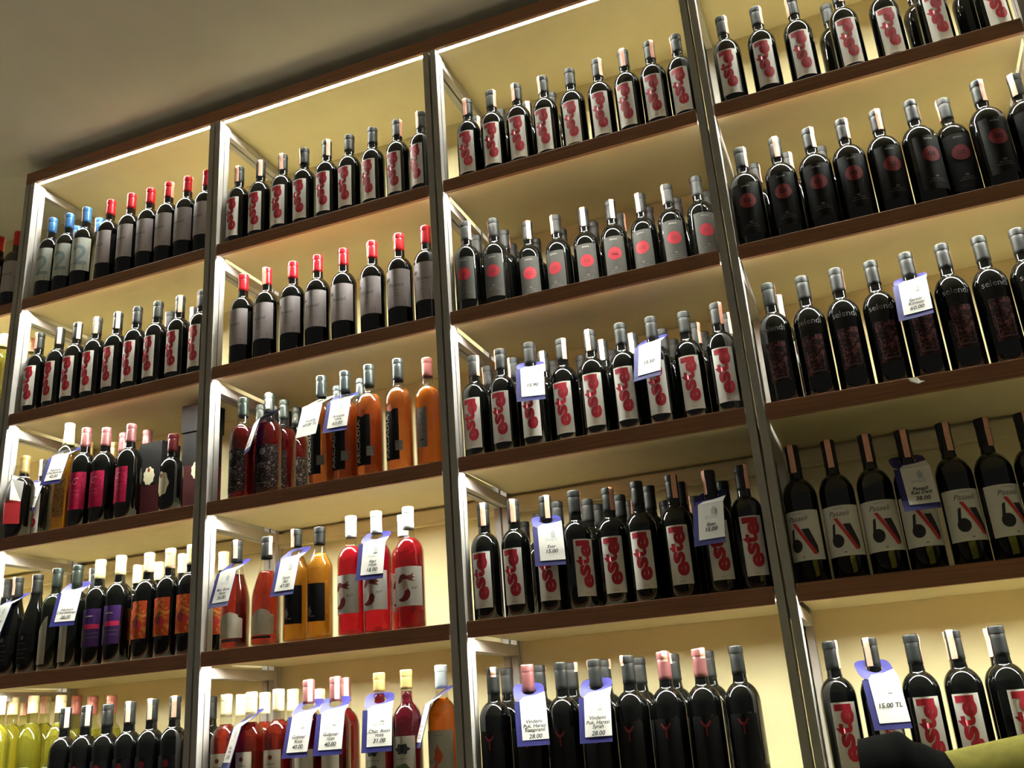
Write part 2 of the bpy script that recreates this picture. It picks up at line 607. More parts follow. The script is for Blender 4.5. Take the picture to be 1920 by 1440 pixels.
# --- narrow white label with upright red lettering
LOGO = ([], [])
_v = -.0575
for ch, hgt, du, adv in (('e', .050, .0055, .0295), ('s', .050, -.0020, .0250), ('t', .050, -.0030, .0215), ('e', .050, .0045, .0285), ('l', .046, .0015, .0105)):
    g = flat_text(ch, hgt, bold=.0021)
    g = move(g, 0, 0, math.pi / 2, 1.0, 1.0)
    lo = min(p[1] for p in g[0]); hi = max(p[1] for p in g[0])
    right = max(p[0] for p in g[0])
    g = move(g, 0, 0, 0, 1.0, (adv + .0035) / (hi - lo))
    lo = min(p[1] for p in g[0])
    g = move(g, du + .0125 - right, _v - lo)
    n0 = len(LOGO[0])
    LOGO = (LOGO[0] + g[0], LOGO[1] + [tuple(k + n0 for k in f) for f in g[1]])
    _v += adv


def red_letter_parts(R, H, z0=0.030, z1=0.172):
    zc = z0 + 0.012 + (z1 - z0 - 0.012) / 2
    pr = [move(LOGO, 0.001, zc), move(flat_text('2010', 0.0065), 0, z0 + 0.007)]
    return [('front_label', lab(R, -.0265, .0265, z0, z1, P_WHITE), None),
            ('label_print', wrap(pr, [I_RED, I_FADE], R, .0010, 'red_lettering'), 'front_label')]


kind('est', R0, 0.303, glass=G_DARK, cap=C_BLACK, parts=red_letter_parts(R0, .30))

# --- wide grey label, red or blue foil
RP = 0.0385
scr = flat_text('Pasaeli', 0.0175, shear=0.35)
pr = [move(scr, 0.004, 0.131), disc(-.021, .153, .0055), rect(-.034, -.024, .149, .155), move(flat_text('2010', .006), .002, .116),
      rect(-.004, .006, .104, .105), rect(-.010, .012, .096, .0968), rect(.030, .0308, .066, .082)]
PAS = [('front_label', lab(RP, -.050, .050, .062, .182, P_LILAC), None),
       ('label_print', wrap(pr, I_GREY, RP, .0010, 'grey_script'), 'front_label')]
kind('redcap', RP, 0.313, glass=G_DARK, cap=C_RED, strip=.058, parts=PAS, cap_z=.313 - .058)
big2 = flat_text('K2', 0.105, bold=0.001)
pr = [move(big2, -.016, .118, 0, 1.0, .95), rect(.030, .0312, .064, .080)]
kind('bluecap', RP, 0.313, glass=G_DARK, cap=C_BLUE, strip=.055, cap_z=.313 - .058,
     parts=[('front_label', lab(RP, -.050, .050, .060, .182, P_PALE), None),
            ('label_print', wrap(pr, [I_BLUE, I_BLACK], RP, .0010, 'faded_numeral'), 'front_label')])

# --- red disc
def disc_parts(R, paper, red, zc=.118, r=.0195, w=.031, z0=.040, z1=.172):
    ring = flat_text('O2', 0.014, bold=.0004)
    pr = [disc(0, zc, r, r, 28), move(flat_text('SENSUS', .0062), 0, z1 - .010), rect(-.014, .014, z0 + .026, z0 + .0275),
          rect(-.020, .020, z0 + .020, z0 + .0212), rect(-.004, .004, z0 + .031, z0 + .036)]
    return [('front_label', lab(R, -w, w, z0, z1, paper), None),
            ('label_print', wrap(pr, [red, I_PALE, I_GREY, I_GREY, I_GREY], R, .0010, 'disc_print'), 'front_label'),
            ('disc_print', wrap([move(ring, 0, zc)], I_DKRED if red is not I_DKRED else P_BLACK, R, .0016, 'disc_mark'), 'front_label')]


kind('reddisc', R0, 0.300, glass=G_DARK, cap=C_BLACK, parts=disc_parts(R0, P_GREY, I_RED))
kind('bigdisc', 0.0403, 0.300, glass=G_DARK, cap=C_BLACK, parts=disc_parts(.0403, P_BLACK, I_DKRED, .125, .021, .036, .030, .178), zs=.182)

# --- black bottle, pale lettering over an ornate frame
pr = [move(flat_text('selendi', .0215), 0, .186), ]
kind('ornate', 0.0385, 0.315, glass=G_DARK, cap=C_BLACK, strip=.065,
     parts=[('front_label', lab(.0385, -.024, .024, .050, .150, P_ORNATE), None),
            ('front_print', wrap(pr, I_GREY, .0382, .0008, 'pale_lettering'), None),
            ('frame_print', wrap([rect(-.017, .017, .058, .0595), rect(-.0185, -.017, .058, .110), rect(.017, .0185, .058, .110)], I_GREY, .0385, .0009, 'frame_print'), 'front_label')])

# --- white label with the figure and red slash
six = [disc(-.0125, .082, .0135, .0150, 22), poly([(-.0245, .084), (-.0185, .118), (-.0125, .121), (-.0165, .090)]),
       poly([(.004, .118), (.020, .118), (.034, .078), (.034, .062), (.026, .066)])]
slash = [poly([(-.014, .132), (-.006, .132), (.032, .060), (.023, .060)])]
kind('slash', 0.0385, 0.318, glass=G_DARK, cap=C_BLACK, strip=.066,
     parts=[('front_label', lab(.0385, -.050, .050, .048, .160, P_WHITE), None),
            ('label_print', wrap([move(flat_text('Pasaeli', .0165, shear=.35), 0, .142), rect(-.012, .012, .153, .1538), rect(-.003, .003, .055, .057)],
                                 I_GREY, .0385, .0010, 'script_print'), 'front_label'),
            ('figure_print', wrap(six[:2], I_BLACK, .0385, .0010, 'figure_print'), 'front_label'),
            ('wedge_print', wrap(six[2:], I_BLACK, .0385, .0010, 'wedge_print'), 'front_label'),
            ('slash_print', wrap(slash, I_BRIGHTRED, .0385, .0016, 'slash_print'), 'front_label')])

# --- dark rosé with lace print
DIAM = poly([(0, -.006), (.0045, 0), (0, .006), (-.0045, 0)])
kind('lace', 0.0375, 0.318, glass=G_CLEAR, wine=L_DKROSE, fill=.70, cap=C_GREENBK, strip=.05, cap_z=.318 - .060,
     parts=[('printed_sleeve', lab(.0375, -.052, .052, .022, .150, P_LACE, 'printed_sleeve'), None),
            ('sleeve_print', wrap([move(flat_text('IRIS', .021), .0, .088)], I_GREY, .0375, .0010, 'sleeve_print'), 'printed_sleeve'),
            ('flower_print', wrap([disc(.004, .130, .010, .011)], I_GREY, .0375, .0010, 'flower_print'), 'printed_sleeve'),
            ('line_print', wrap([rect(-.020, .014, .034, .0365)], I_GREY, .0375, .0010, 'line_print'), 'printed_sleeve'),
            ('cap_mark', wrap([(([(x, y + .278) for x, y in DIAM[0]]), DIAM[1])], I_PALE, .0148, .0012, 'cap_mark'), None)])

# --- amber rosé with black strip label and upright letters
arc = move(flat_text('ARCADIA', .0185, bold=.0002, space=1.05), 0, 0, math.pi / 2)
amax = max(abs(v[1]) for v in arc[0])
arc = move(arc, -.017, .100, 0, 1.0, .064 / amax)
kind('amberstrip', 0.0385, 0.335, glass=G_CLEAR, wine=L_AMBERROSE, fill=.72, cap=C_SLATE, strip=0, cap_z=.335 - .065,
     parts=[('front_label', lab(.0385, -.026, .020, .030, .176, P_BLACK), None),
            ('label_print', wrap([arc], I_STONE if False else I_PALE, .0385, .0010, 'upright_letters'), 'front_label'),
            ('round_seal', wrap([disc(-.004, .181, .011)], I_ORANGE, .0385, .0012, 'round_seal'), None),
            ('back_sticker', wrap([rect(.009, .030, .055, .083, 5)], mat('dim_sticker_paper', (116, 112, 102), 0.6, vary=.3, scale=200), .0385, .0014, 'small_sticker'), None)])
kind('orangeback', 0.0385, 0.325, glass=G_CLEAR, wine=L_ORANGE, fill=.72, cap=C_PINK, strip=0, cap_z=.325 - .056,
     parts=[('back_label', lab(.0385, -.024, .010, .052, .168, mat('taupe_label_paper', (120, 112, 108), 0.65), 'back_label'), None),
            ('label_print', wrap([rect(-.017, .003, .118, .1188), rect(-.012, .000, .072, .076), move(flat_text('A', .012), -.007, .150)], I_BLACK, .0385, .001, 'fine_print'), 'back_label')])

# --- slope-shouldered rosé with scalloped cream label
sc = poly([(-.026, .030), (.026, .030), (.026, .082), (.018, .085), (.016, .092), (.009, .097), (0, .100), (-.009, .097), (-.016, .092), (-.018, .085), (-.026, .082)])
sc = ([(x * 1.38, y) for x, y in sc[0]], sc[1])
kind('sloped', 0.0405, 0.305, 'burgundy', glass=G_CLEAR, wine=L_BRICK, fill=.68, cap=C_BLACK, strip=.052,
     parts=[('front_label', wrap([sc], P_CREAM, .0405, .0004, 'scalloped_label', .005), None),
            ('label_print', wrap([rect(-.014, .014, .060, .0608), rect(-.010, .010, .052, .0526), blob(0, .075, .008, .010), rect(-.026, .026, .020, .027, 10)],
                                 [I_PALE, I_PALE, I_PALE, I_BLACK], .0405, .001, 'label_print'), 'front_label')])
# --- amber dessert wine, black label
kind('amber', 0.0365, 0.309, 'conic', glass=G_CLEAR, wine=L_AMBER, fill=.76, cap=C_BLACK, strip=.05, cap_z=.309 - .048,
     parts=[('front_label', lab(.0365, -.026, .026, .048, .150, P_BLACK), None),
            ('label_print', wrap([blob(-.017, .075, .006, .013, 5, .2), rect(-.012, -.002, .060, .064)], I_GREY, .0365, .001, 'pale_figure'), 'front_label')])
# --- cherry pink wine, white foil, picture label
hair = poly([(-.018, .128), (-.012, .139), (-.002, .141), (.006, .136), (.016, .137), (.024, .143), (.021, .134), (.027, .132), (.019, .127), (.026, .121),
             (.016, .122), (.006, .126), (-.004, .126), (-.010, .119), (-.020, .117)])
tail = poly([(.010, .102), (.015, .092), (.013, .080), (.006, .072), (-.004, .069), (-.014, .071), (-.020, .076), (-.010, .079), (-.003, .086), (.000, .096)])
trunk = poly([(-.006, .125), (.006, .125), (.008, .112), (.010, .102), (.000, .096), (-.006, .108)])
kind('cherry', 0.0385, 0.325, glass=G_CLEAR, wine=L_PINK, fill=.74, cap=C_WHITE, strip=0, cap_z=.325 - .060,
     parts=[('front_label', lab(.0385, -.044, .050, .058, .160, P_WHITE), None),
            ('hair_print', wrap([hair], I_BROWN, .0385, .001, 'hair_print'), 'front_label'),
            ('tail_print', wrap([tail], I_DKRED, .0385, .001, 'tail_print'), 'front_label'),
            ('figure_print', wrap([trunk], I_FLESH, .0385, .001, 'figure_print'), 'front_label'),
            ('letter_print', wrap([move(flat_text('Peri', .011, shear=.3), .026, .104, .3)], I_GREY, .0385, .001, 'letter_print'), 'front_label')])
# --- magenta label
kind('magenta', 0.038, 0.318, glass=G_DARK, cap=C_MAUVE, strip=0,
     parts=[('front_label', lab(.038, -.034, .034, .055, .170, P_MAGENTA), None),
            ('label_print', wrap([move(flat_text('C', .030, shear=.3), .002, .142), rect(-.016, .016, .112, .1128), rect(-.012, .014, .100, .1008)], I_FADE, .038, .001, 'curl_print'), 'front_label')])
kind('tallgold', 0.0365, 0.362, 'bordeaux', glass=G_PALE, wine=L_AMBER, fill=.70, cap=C_CREAM, strip=0, cap_z=.362 - .075, zs=.19, zn=.242,
     parts=[('front_label', lab(.0365, -.034, .034, .045, .178, P_TAN), None)])
kind('goldneck', 0.0375, 0.300, glass=G_DARK, cap=C_GOLD, strip=0, cap_z=.235)
kind('halfbottle', 0.0345, 0.268, glass=G_DARK, cap=C_MAROON, strip=0, zs=.172, zn=.218,
     parts=[('front_label', wrap([blob(-.006, .095, .023, .040, 7, .07)], K_STICK, .0345, .0005, 'ivory_label', .005), None),
            ('label_print', wrap([disc(-.010, .122, .0065, .008)], I_BROWN, .0345, .001, 'label_hole'), 'front_label')])
# --- dark slope-shouldered, dark label
pr = [rect(-.014, .014, .088, .0892), rect(-.018, .018, .070, .0712), rect(-.012, .012, .058, .0592), rect(-.016, .016, .045, .0462), blob(0, .105, .006, .007)]
kind('darkslope', 0.0395, 0.300, 'burgundy', glass=G_DARK, cap=C_BLACK, strip=.055,
     parts=[('front_label', lab(.0395, -.028, .028, .028, .118, P_BLACK), None),
            ('label_print', wrap(pr, I_GREY, .0395, .001, 'line_print'), 'front_label')])
# --- cream label with slanting top
kind('slant', 0.0385, 0.309, glass=G_GREEN, cap=C_GREENBK, strip=.018, cap_z=.309 - .060,
     parts=[('front_label', wrap([poly([(-.024, .020), (.010, .020), (.010, .160), (.004, .158), (-.024, .122)])], P_STONE, .0385, .0004, 'slanted_label', .005), None)])
# --- purple label
kind('purple', 0.038, 0.316, glass=G_DARK, cap=C_CREAM, strip=.05, cap_z=.316 - .058,
     parts=[('front_label', lab(.038, -.032, .034, .055, .165, P_PURPLE), None),
            ('label_print', wrap([rect(-.014, .032, .106, .120, 6), rect(-.012, .012, .142, .145), rect(-.010, .030, .092, .0945), rect(-.008, .030, .080, .0825), blob(-.023, .085, .010, .030, 5, .15)],
                                 [I_PINK, I_PALE, I_GREY, I_GREY, I_GREY], .038, .001, 'band_print'), 'front_label')])
# --- peach label with fruit
kind('peach', 0.038, 0.313, glass=G_DARK, cap=C_CREAM, strip=.058, cap_z=.313 - .058,
     parts=[('front_label', lab(.038, -.032, .032, .060, .168, P_PEACH), None),
            ('label_print', wrap([disc(-.004, .105, .012, .013), disc(.012, .098, .010, .011), poly([(-.006, .119), (.012, .126), (.002, .113)]), disc(-.014, .092, .008)],
                                 [I_DKRED, I_BRIGHTRED, I_GREEN, I_ORANGE], .038, .001, 'fruit_print'), 'front_label')])
kind('straw', 0.0365, 0.350, 'bordeaux', glass=G_PALE, wine=L_WHITE, fill=.78, cap=C_CREAM, strip=.05, cap_z=.350 - .050, zs=.178, zn=.235,
     parts=[('front_label', lab(.0365, -.026, .026, .05, .15, P_STONE), None)])
kind('tallred', 0.0365, 0.345, 'bordeaux', glass=G_PALE, wine=L_WHITE, fill=.72, cap=C_PINK, strip=.05, cap_z=.345 - .055, zs=.178, zn=.235)
kind('darklow', 0.038, 0.312, glass=G_DARK, cap=C_BLACK, strip=.055,
     parts=[('front_label', lab(.038, -.030, .030, .060, .160, P_BLACK), None),
            ('label_print', wrap([disc(.004, .140, .009, .010), rect(-.012, .012, .118, .120), rect(-.016, .016, .102, .1035)], [I_DKRED, I_GREY, I_GREY], .038, .001, 'seal_print'), 'front_label')])
# --- bottom row rosés
kind('rosecream', 0.038, 0.306, glass=G_CLEAR, wine=L_BRICK, fill=.75, cap=C_CREAM, strip=.05, cap_z=.306 - .056,
     parts=[('front_label', lab(.038, -.028, .028, .06, .155, P_CREAM), None),
            ('label_print', wrap([rect(-.012, .012, .120, .1215), disc(0, .137, .006), rect(-.016, .016, .100, .1012)], [I_GREY, I_BROWN, I_GREY], .038, .001, 'small_print'), 'front_label')])
kind('rosemauve', 0.038, 0.323, glass=G_CLEAR, wine=L_DKROSE, fill=.76, cap=C_MAUVE, strip=.055, cap_z=.323 - .060,
     parts=[('front_label', lab(.038, -.028, .028, .06, .150, P_CREAM), None)])
kind('waxgold', 0.038, 0.324, glass=G_CLEAR, wine=L_PURPLE, fill=.84, cap=C_GOLD, strip=0, cap_z=.324 - .046,
     parts=[('front_label', lab(.038, -.034, .034, .055, .165, P_STONE), None),
            ('label_print', wrap([blob(.0, .135, .018, .012, 6, .15), rect(-.020, .020, .112, .113), blob(.0, .085, .022, .016, 5, .1)], [I_BLACK, I_GREY, I_GREEN], .038, .001, 'landscape_print'), 'front_label')])
drg = poly([(-.006, .070), (.004, .080), (-.004, .092), (.006, .100), (.012, .112), (.008, .124), (.002, .132), (-.001, .142), (-.004, .132), (-.010, .126), (-.008, .116), (-.014, .108), (-.006, .100), (-.014, .088)])
kind('orangefront', 0.0385, 0.327, glass=G_CLEAR, wine=L_ORANGE, fill=.76, cap=C_SILVER, strip=0, cap_z=.327 - .056,
     parts=[('front_label', lab(.0385, -.040, .040, .040, .172, P_STONE), None),
            ('label_print', wrap([drg, rect(-.014, .014, .160, .1608), move(flat_text('Angora', .010, shear=.3), -.016, .100)], [I_ORANGE, I_GREY, I_GREY], .0385, .001, 'emblem_print'), 'front_label')])
# --- small red emblem on black
ant = poly([(-.012, .150), (-.009, .151), (-.003, .143), (.003, .143), (.009, .151), (.012, .150), (.006, .139), (.0015, .136), (.0015, .118), (-.0015, .118), (-.0015, .136), (-.006, .139)])
for key, cp in (('emblem', C_BLACK), ('emblemred', C_MAUVE)):
    kind(key, 0.0385, 0.306, glass=G_DARK, cap=cp, strip=.022,
         parts=[('front_label', lab(.0385, -.032, .032, .030, .160, P_BLACK), None),
                ('label_print', wrap([ant, rect(-.016, .016, .040, .0415)], [I_DKRED, I_GREY], .0385, .001, 'emblem_print'), 'front_label')])

QUEUE = []


def row(key, L, pix, label, group, y=None, yaw=None, strips=None, tagged=(), taglabel=None):
    """Stand bottles on shelf L from the pixels of their cap tops (known height, or known depth y)."""
    K = KINDS[key]
    for i, (u, v) in enumerate(pix):
        sz = 1.0
        if y is None:
            P = at_z(u, v, Z[L] + K['H'] + .001)
            yy = min(max(P[1], K['R'] + .009), Y_BACK - K['R'] - .004)
            if abs(yy - P[1]) > .004:
                P = at_y(u, v, yy); sz = (P[2] - Z[L]) / K['H']
            x = P[0]
        else:
            yy = y[i] if isinstance(y, (list, tuple)) else y
            P = at_y(u, v, yy); sz = (P[2] - Z[L]) / (K['H'] + .001); x = P[0]
        sz = min(max(sz, .93), 1.06)
        yw = yaw[i] if isinstance(yaw, (list, tuple)) else yaw
        lb = label
        if i in tagged:
            lb = taglabel[tagged.index(i)] if isinstance(taglabel, (list, tuple)) else taglabel
        QUEUE.append(dict(key=key, x=x, y=yy, L=L, label=lb, group=group if i not in tagged else None, yaw=yw,
                          strip=strips[i] if strips else None, sz=sz, u=u, v=v, R=K['R']))


def settle(obstacles):
    """Nudge neighbours apart so that no two bottles share space."""
    for it in range(60):
        moved = False
        for i, a in enumerate(QUEUE):
            for bq in QUEUE[i + 1:]:
                if bq['L'] != a['L']:
                    continue
                dx, dy = bq['x'] - a['x'], bq['y'] - a['y']
                need = a['R'] + bq['R'] + .0022
                d = math.hypot(dx, dy)
                if d < need:
                    moved = True
                    q = (need - d) / 2 / max(d, 1e-4)
                    a['x'] -= dx * q; a['y'] -= dy * q * .6; bq['x'] += dx * q; bq['y'] += dy * q * .6
            for (ol, ox, oy, ohw, ohd) in obstacles:
                if ol != a['L']:
                    continue
                px = min(max(a['x'], ox - ohw), ox + ohw); py = min(max(a['y'], oy - ohd), oy + ohd)
                dx, dy = a['x'] - px, a['y'] - py; d = math.hypot(dx, dy)
                if d < a['R'] + .003:
                    moved = True
                    q = (a['R'] + .003 - d) / max(d, 1e-4)
                    a['x'] += dx * q; a['y'] += dy * q
            a['y'] = min(max(a['y'], a['R'] + .006), Y_BACK - a['R'] - .004)
            for j in JX:                                           # keep clear of the posts
                lim = HALF + a['R'] + .002
                if abs(a['x'] - j) < lim and (a['y'] < .052 + a['R'] * .5 or a['y'] > .33):
                    a['x'] = j + math.copysign(lim, a['x'] - j)
        if not moved:
            break


FINE = ('rosecream', 'waxgold', 'emblem', 'emblemred', 'darklow', 'peach', 'purple', 'orangeback', 'orangefront', 'sloped', 'amber', 'magenta',
        'reddisc', 'bigdisc', 'est', 'redcap', 'bluecap', 'darkslope', 'slash')


def seal_words(label, key, strip, yaw):
    """Say how the paper seal sits where that tells look-alikes apart."""
    if strip is None or KINDS[key]['strip'] is None or key not in ('est', 'redcap', 'bigdisc', 'reddisc'):
        return label
    a = abs((strip + (yaw or 0) + 180) % 360 - 180)
    word = 'seal facing out' if a <= 30 else ('seal sideways' if a <= 100 else 'seal hidden')
    return label + ', ' + word if len((label + ' ' + word).split()) <= 16 else label


def place_bottles():
    for q in QUEUE:
        K = KINDS[q['key']]
        root = thing('wine_bottle', seal_words(q['label'], q['key'], q['strip'], q['yaw']), 'bottle', (q['x'], q['y'], Z[q['L']]),
                     math.radians(random.uniform(-7, 7) if q['yaw'] is None else q['yaw']), q['group'])
        root.scale = (1, 1, q['sz'])
        q['root'] = root
        made = {}
        for nm, me, par in K['parts']:
            made[nm] = link(nm, me, made.get(par, root))
            if nm == 'label_print' and q['key'] in FINE:
                made[nm]['kind'] = 'stuff'          # specks of print too small to pick apart
        if K['strip'] is not None:
            a = q['strip'] if q['strip'] is not None else random.choice([-100, -70, -45, -15, 20, 45, 70, 85, 110, 150])
            link('tax_strip', K['strip'], made['foil_capsule'], rz=math.radians(a))


E_FRONT = 'dark bottle with upright red lettering, '
# ---- bay 1
row('bluecap', 'B', [(100.5, 411), (133, 402.5), (163, 392)], 'blue-capped dark wine bottle with pale label, front row beside the red-capped ones', 'blue-capped bottles in front', yaw=[-14, -10, 4], strips=[-22, -30, -35])
row('bluecap', 'B', [(146, 426), (188, 411)], 'blue-capped wine bottle half hidden behind the front blue-capped bottles', 'blue-capped bottles behind', y=.125, strips=[-20, -20])
row('redcap', 'B', [(209.5, 377.5), (248, 365.5), (284.5, 355.5), (320, 344), (357.5, 333), (391, 322)], 'red-capped wine bottle with pale grey label on the blue-capped bottles\' shelf', 'red-capped bottles next to the blue-capped ones', yaw=[-20, -16, -12, -14, -10, -18], strips=[-60, -80, -70, 100, 120, -60])
row('est', 'C', [(76, 626), (114, 617), (147, 607), (184, 597), (222.5, 587.5), (259, 577), (297.5, 567), (339, 557), (380.5, 546)],
    E_FRONT + 'front row above the magenta-labelled bottles', 'red-lettered front row above the magenta labels', strips=[-5, 45, 60, 30, 50, -60, 150, 40, -50])
row('straw', 'C', [(60, 636)], 'straw-coloured bottle with cream cap behind the red-lettered row', None, y=.18)
row('est', 'C', [(320, 586), (364, 579)], 'dark bottle half hidden behind red-lettered row above the magenta-labelled bottles', 'second row above the magenta labels', strips=[-30, 10])
row('goldneck', 'D', [(48, 865.6)], 'dark bottle with gold foil neck wearing a folded leaflet', None, y=.060)
row('est', 'D', [(79, 876), (92, 867.5)], 'dark capped bottle behind the price tags beside the golden bottle', 'dark bottles behind the tags', y=[.120, .215], strips=[0, 0])
row('tallgold', 'D', [(135, 794)], 'tall golden bottle with cream cap and tan label', None, y=.058)
row('magenta', 'D', [(160.6, 804), (201, 803), (247.5, 796)], 'dark bottle with magenta label and mauve cap beside the tall golden bottle', 'magenta-labelled bottles', y=[.055, .060, .055], yaw=[8, -4, -14])
row('goldneck', 'D', [(186, 814), (212.5, 823)], 'gold-necked bottle behind the magenta-labelled bottles', 'gold necks behind magenta labels', y=[.15, .17])
row('magenta', 'D', [(230.6, 815.6), (275, 809), (309, 819)], 'pink-capped bottle in the second row behind magenta labels and carton', 'pink caps behind magenta labels', y=[.17, .19, .23])
row('halfbottle', 'D', [(325, 825.5)], 'small bottle with maroon cap and ivory blob label before the cartons', None, y=.055)
row('darkslope', 'E', [(15, 1086), (36, 1083), (72, 1077.5)], 'dark slope-shouldered bottle with dark label next to the cream slant-labelled pair', 'dark slope-shouldered bottles', y=[.135, .055, .055], strips=[-10, -5, -35])
row('slant', 'E', [(110, 1066)], 'green-black bottle with cream slant-topped label, no price tag', None, y=.055, yaw=4, strips=[-40])
row('slant', 'E', [(147.5, 1060)], 'green-black bottle with cream slant-topped label under a blue price tag', None, y=.055, yaw=4, strips=[-60])
row('est', 'E', [(179, 1066)], 'dark bottle just behind the purple-labelled bottles', None, y=.145, strips=[-30])
row('purple', 'E', [(191, 1050), (227, 1042)], 'dark bottle with purple label, pink band and cream cap', 'purple-labelled bottles', y=.055, yaw=[8, 4], strips=[55, 160])
row('peach', 'E', [(282.5, 1037), (321, 1029), (360, 1022)], 'dark bottle with peach fruit label and cream cap, front row', 'peach-labelled bottles in front', y=.055, yaw=[-6, -2, 0], strips=[60, 70, 90])
row('peach', 'E', [(260, 1060), (300, 1054), (344, 1039), (420, 1035)], 'cream-capped bottle standing behind the peach-labelled row', 'cream caps behind peach labels', y=[.150, .150, .150, .155], strips=[20, 160, 30, 160])
row('darklow', 'F', [(125, 1327), (164, 1323), (204, 1320), (246, 1315), (286, 1310), (329.5, 1305)],
    'dark bottle in front of the straw-coloured bottles, below the purple and peach labels', 'dark bottles before the straw-coloured ones', y=.055, strips=[55, 55, -70, 20, 15, 25])
row('straw', 'F', [(2, 1306), (27, 1307), (65, 1304), (116, 1303)], 'straw-coloured bottle with cream cap behind the low dark bottles, second row', 'straw-coloured bottles', y=[.055, .145, .145, .145])
row('straw', 'F', [(50, 1309), (87, 1306)], 'straw-coloured bottle with cream cap in the rear row, low shelf', 'rear straw-coloured bottles', y=[.232, .232])
row('tallred', 'F', [(145, 1304), (176, 1305), (209, 1304)], 'tall pale bottle with salmon-coloured cap in the rear row, low shelf', 'salmon-capped rear bottles', y=[.235, .225, .225], strips=[0, 0, 10])
# ---- bay 0 (seen past its post)
row('redcap', 'B', [(2, 446)], 'red-capped bottle on the headerless bay\'s upper shelf', None, y=.052, strips=[120])
row('redcap', 'B', [(36, 436)], 'dark bottle half hidden behind the end post on the headerless bay', None, y=.055, strips=[120])
row('straw', 'C', [(9, 628)], 'straw-coloured bottle on the headerless bay, past the end post', None, y=.058)
# ---- bay 2
row('est', 'B', [(449.5, 315), (489.5, 304.5), (531, 292), (571, 280.5), (613, 266), (654.5, 255.5), (698, 242), (744, 228), (788, 212.5)],
    E_FRONT + 'shelf above the full red-capped row', 'red-lettered row above the red caps', strips=[10, 30, 10, -40, 45, 150, 160, 80, -10], yaw=[-4, 0, 2, 0, 2, -3, -5, -3, -14])
row('redcap', 'C', [(457, 516), (501, 504.5), (550, 492.5), (596, 480.5), (644, 468), (697.5, 454), (747.5, 440), (801, 425)],
    'red-capped bottle with grey label in the full row above the lace-printed bottles', 'full row of red-capped bottles', yaw=[-16, -8, -8, -4, -2, -10, 0, -2], strips=[-30, 10, -60, -75, -80, -50, -70, -75])
row('lace', 'D', [(457, 747)], 'dark rosé bottle with lace print beside the shelf post', None, y=.050, yaw=-30, strips=[-50])
row('lace', 'D', [(505.5, 739)], 'dark rosé bottle with lace print wearing a price tag', None, y=.060, yaw=0, strips=[20])
row('lace', 'D', [(490, 760), (532.5, 751), (556, 765)], 'dark rosé bottle with lace print in the second row', 'second row of lace-printed bottles', y=[.140, .140, .225], yaw=[-40, -30, 20], strips=[-40, -60, 110])
row('amberstrip', 'D', [(603, 706)], 'amber rosé bottle with black strip label under a plain white tag', None, y=.052, yaw=-2)
row('amberstrip', 'D', [(647, 697)], 'amber rosé bottle with black strip label under a blue-edged price tag', None, y=.052, yaw=-2)
row('amberstrip', 'D', [(689.5, 685.5), (745, 674)], 'amber rosé bottle with black strip label, no tag', 'untagged amber rosé bottles', y=.052, yaw=[0, -6])
row('orangeback', 'D', [(800, 672.5)], 'orange wine bottle showing its grey back label', None, y=.055, yaw=0)
row('amberstrip', 'D', [(634, 724.5), (674, 711)], 'slate-capped amber rosé bottle in the second row', 'second row of amber rosé bottles', y=[.140, .140])
row('sloped', 'E', [(445, 1014)], 'brick rosé bottle with scalloped label under a price tag', None, y=.055, yaw=14, strips=[5])
row('sloped', 'E', [(501, 1007)], 'brick rosé bottle with scalloped cream label, no tag', None, y=.055, yaw=16, strips=[60])
row('amber', 'E', [(557.5, 993)], 'amber wine bottle with black label under a price tag', None, y=.052, yaw=16, strips=[-30])
row('amber', 'E', [(598, 989)], 'amber wine bottle with black label and pale figure, untagged', None, y=.052, yaw=12, strips=[170])
row('cherry', 'E', [(658, 968), (764.5, 951)], 'cherry pink bottle with white cap and picture label, untagged', 'untagged cherry pink bottles', y=.052, yaw=[-18, 4])
row('cherry', 'E', [(705, 959)], 'cherry pink bottle with white cap under a price tag', None, y=.050, yaw=-6)
row('cherry', 'E', [(755, 966)], 'white-capped cherry pink bottle behind the front three', None, y=.135)
row('darklow', 'F', [(397, 1306)], 'dark maroon-capped bottle beside the low brick rosé bottles', None, y=.150, strips=[0])
row('rosecream', 'F', [(425, 1302), (472, 1297.5), (522.6, 1292)], 'brick rosé bottle with cream cap, front of the low shelf', 'cream-capped rosé bottles in front', y=[.055, .055, .055], strips=[40, 60, 20])
row('rosecream', 'F', [(453.5, 1302), (497, 1298), (551, 1292), (597, 1292)], 'brick rosé bottle with cream cap, second row of the low shelf', 'cream-capped rosé bottles behind', y=[.140, .140, .140, .150], strips=[0, 160, 50, 30])
row('rosemauve', 'F', [(579, 1274.5), (629, 1269)], 'rosé bottle with mauve cap under a blue price tag, low shelf', 'tagged mauve-capped rosé bottles', y=.058, strips=[40, 45])
row('rosemauve', 'F', [(647, 1271)], 'mauve-capped rosé bottle behind the tagged pair', None, y=.150, strips=[40])
row('waxgold', 'F', [(711, 1261)], 'purple-red wine bottle with gold cap under a blue price tag', None, y=.055)
row('waxgold', 'F', [(760.5, 1255.5)], 'purple-red wine bottle with gold cap and landscape label, untagged', None, y=.055)
row('orangefront', 'F', [(826, 1246.6)], 'orange wine bottle with silver cap and stone label', None, y=.060, yaw=2)
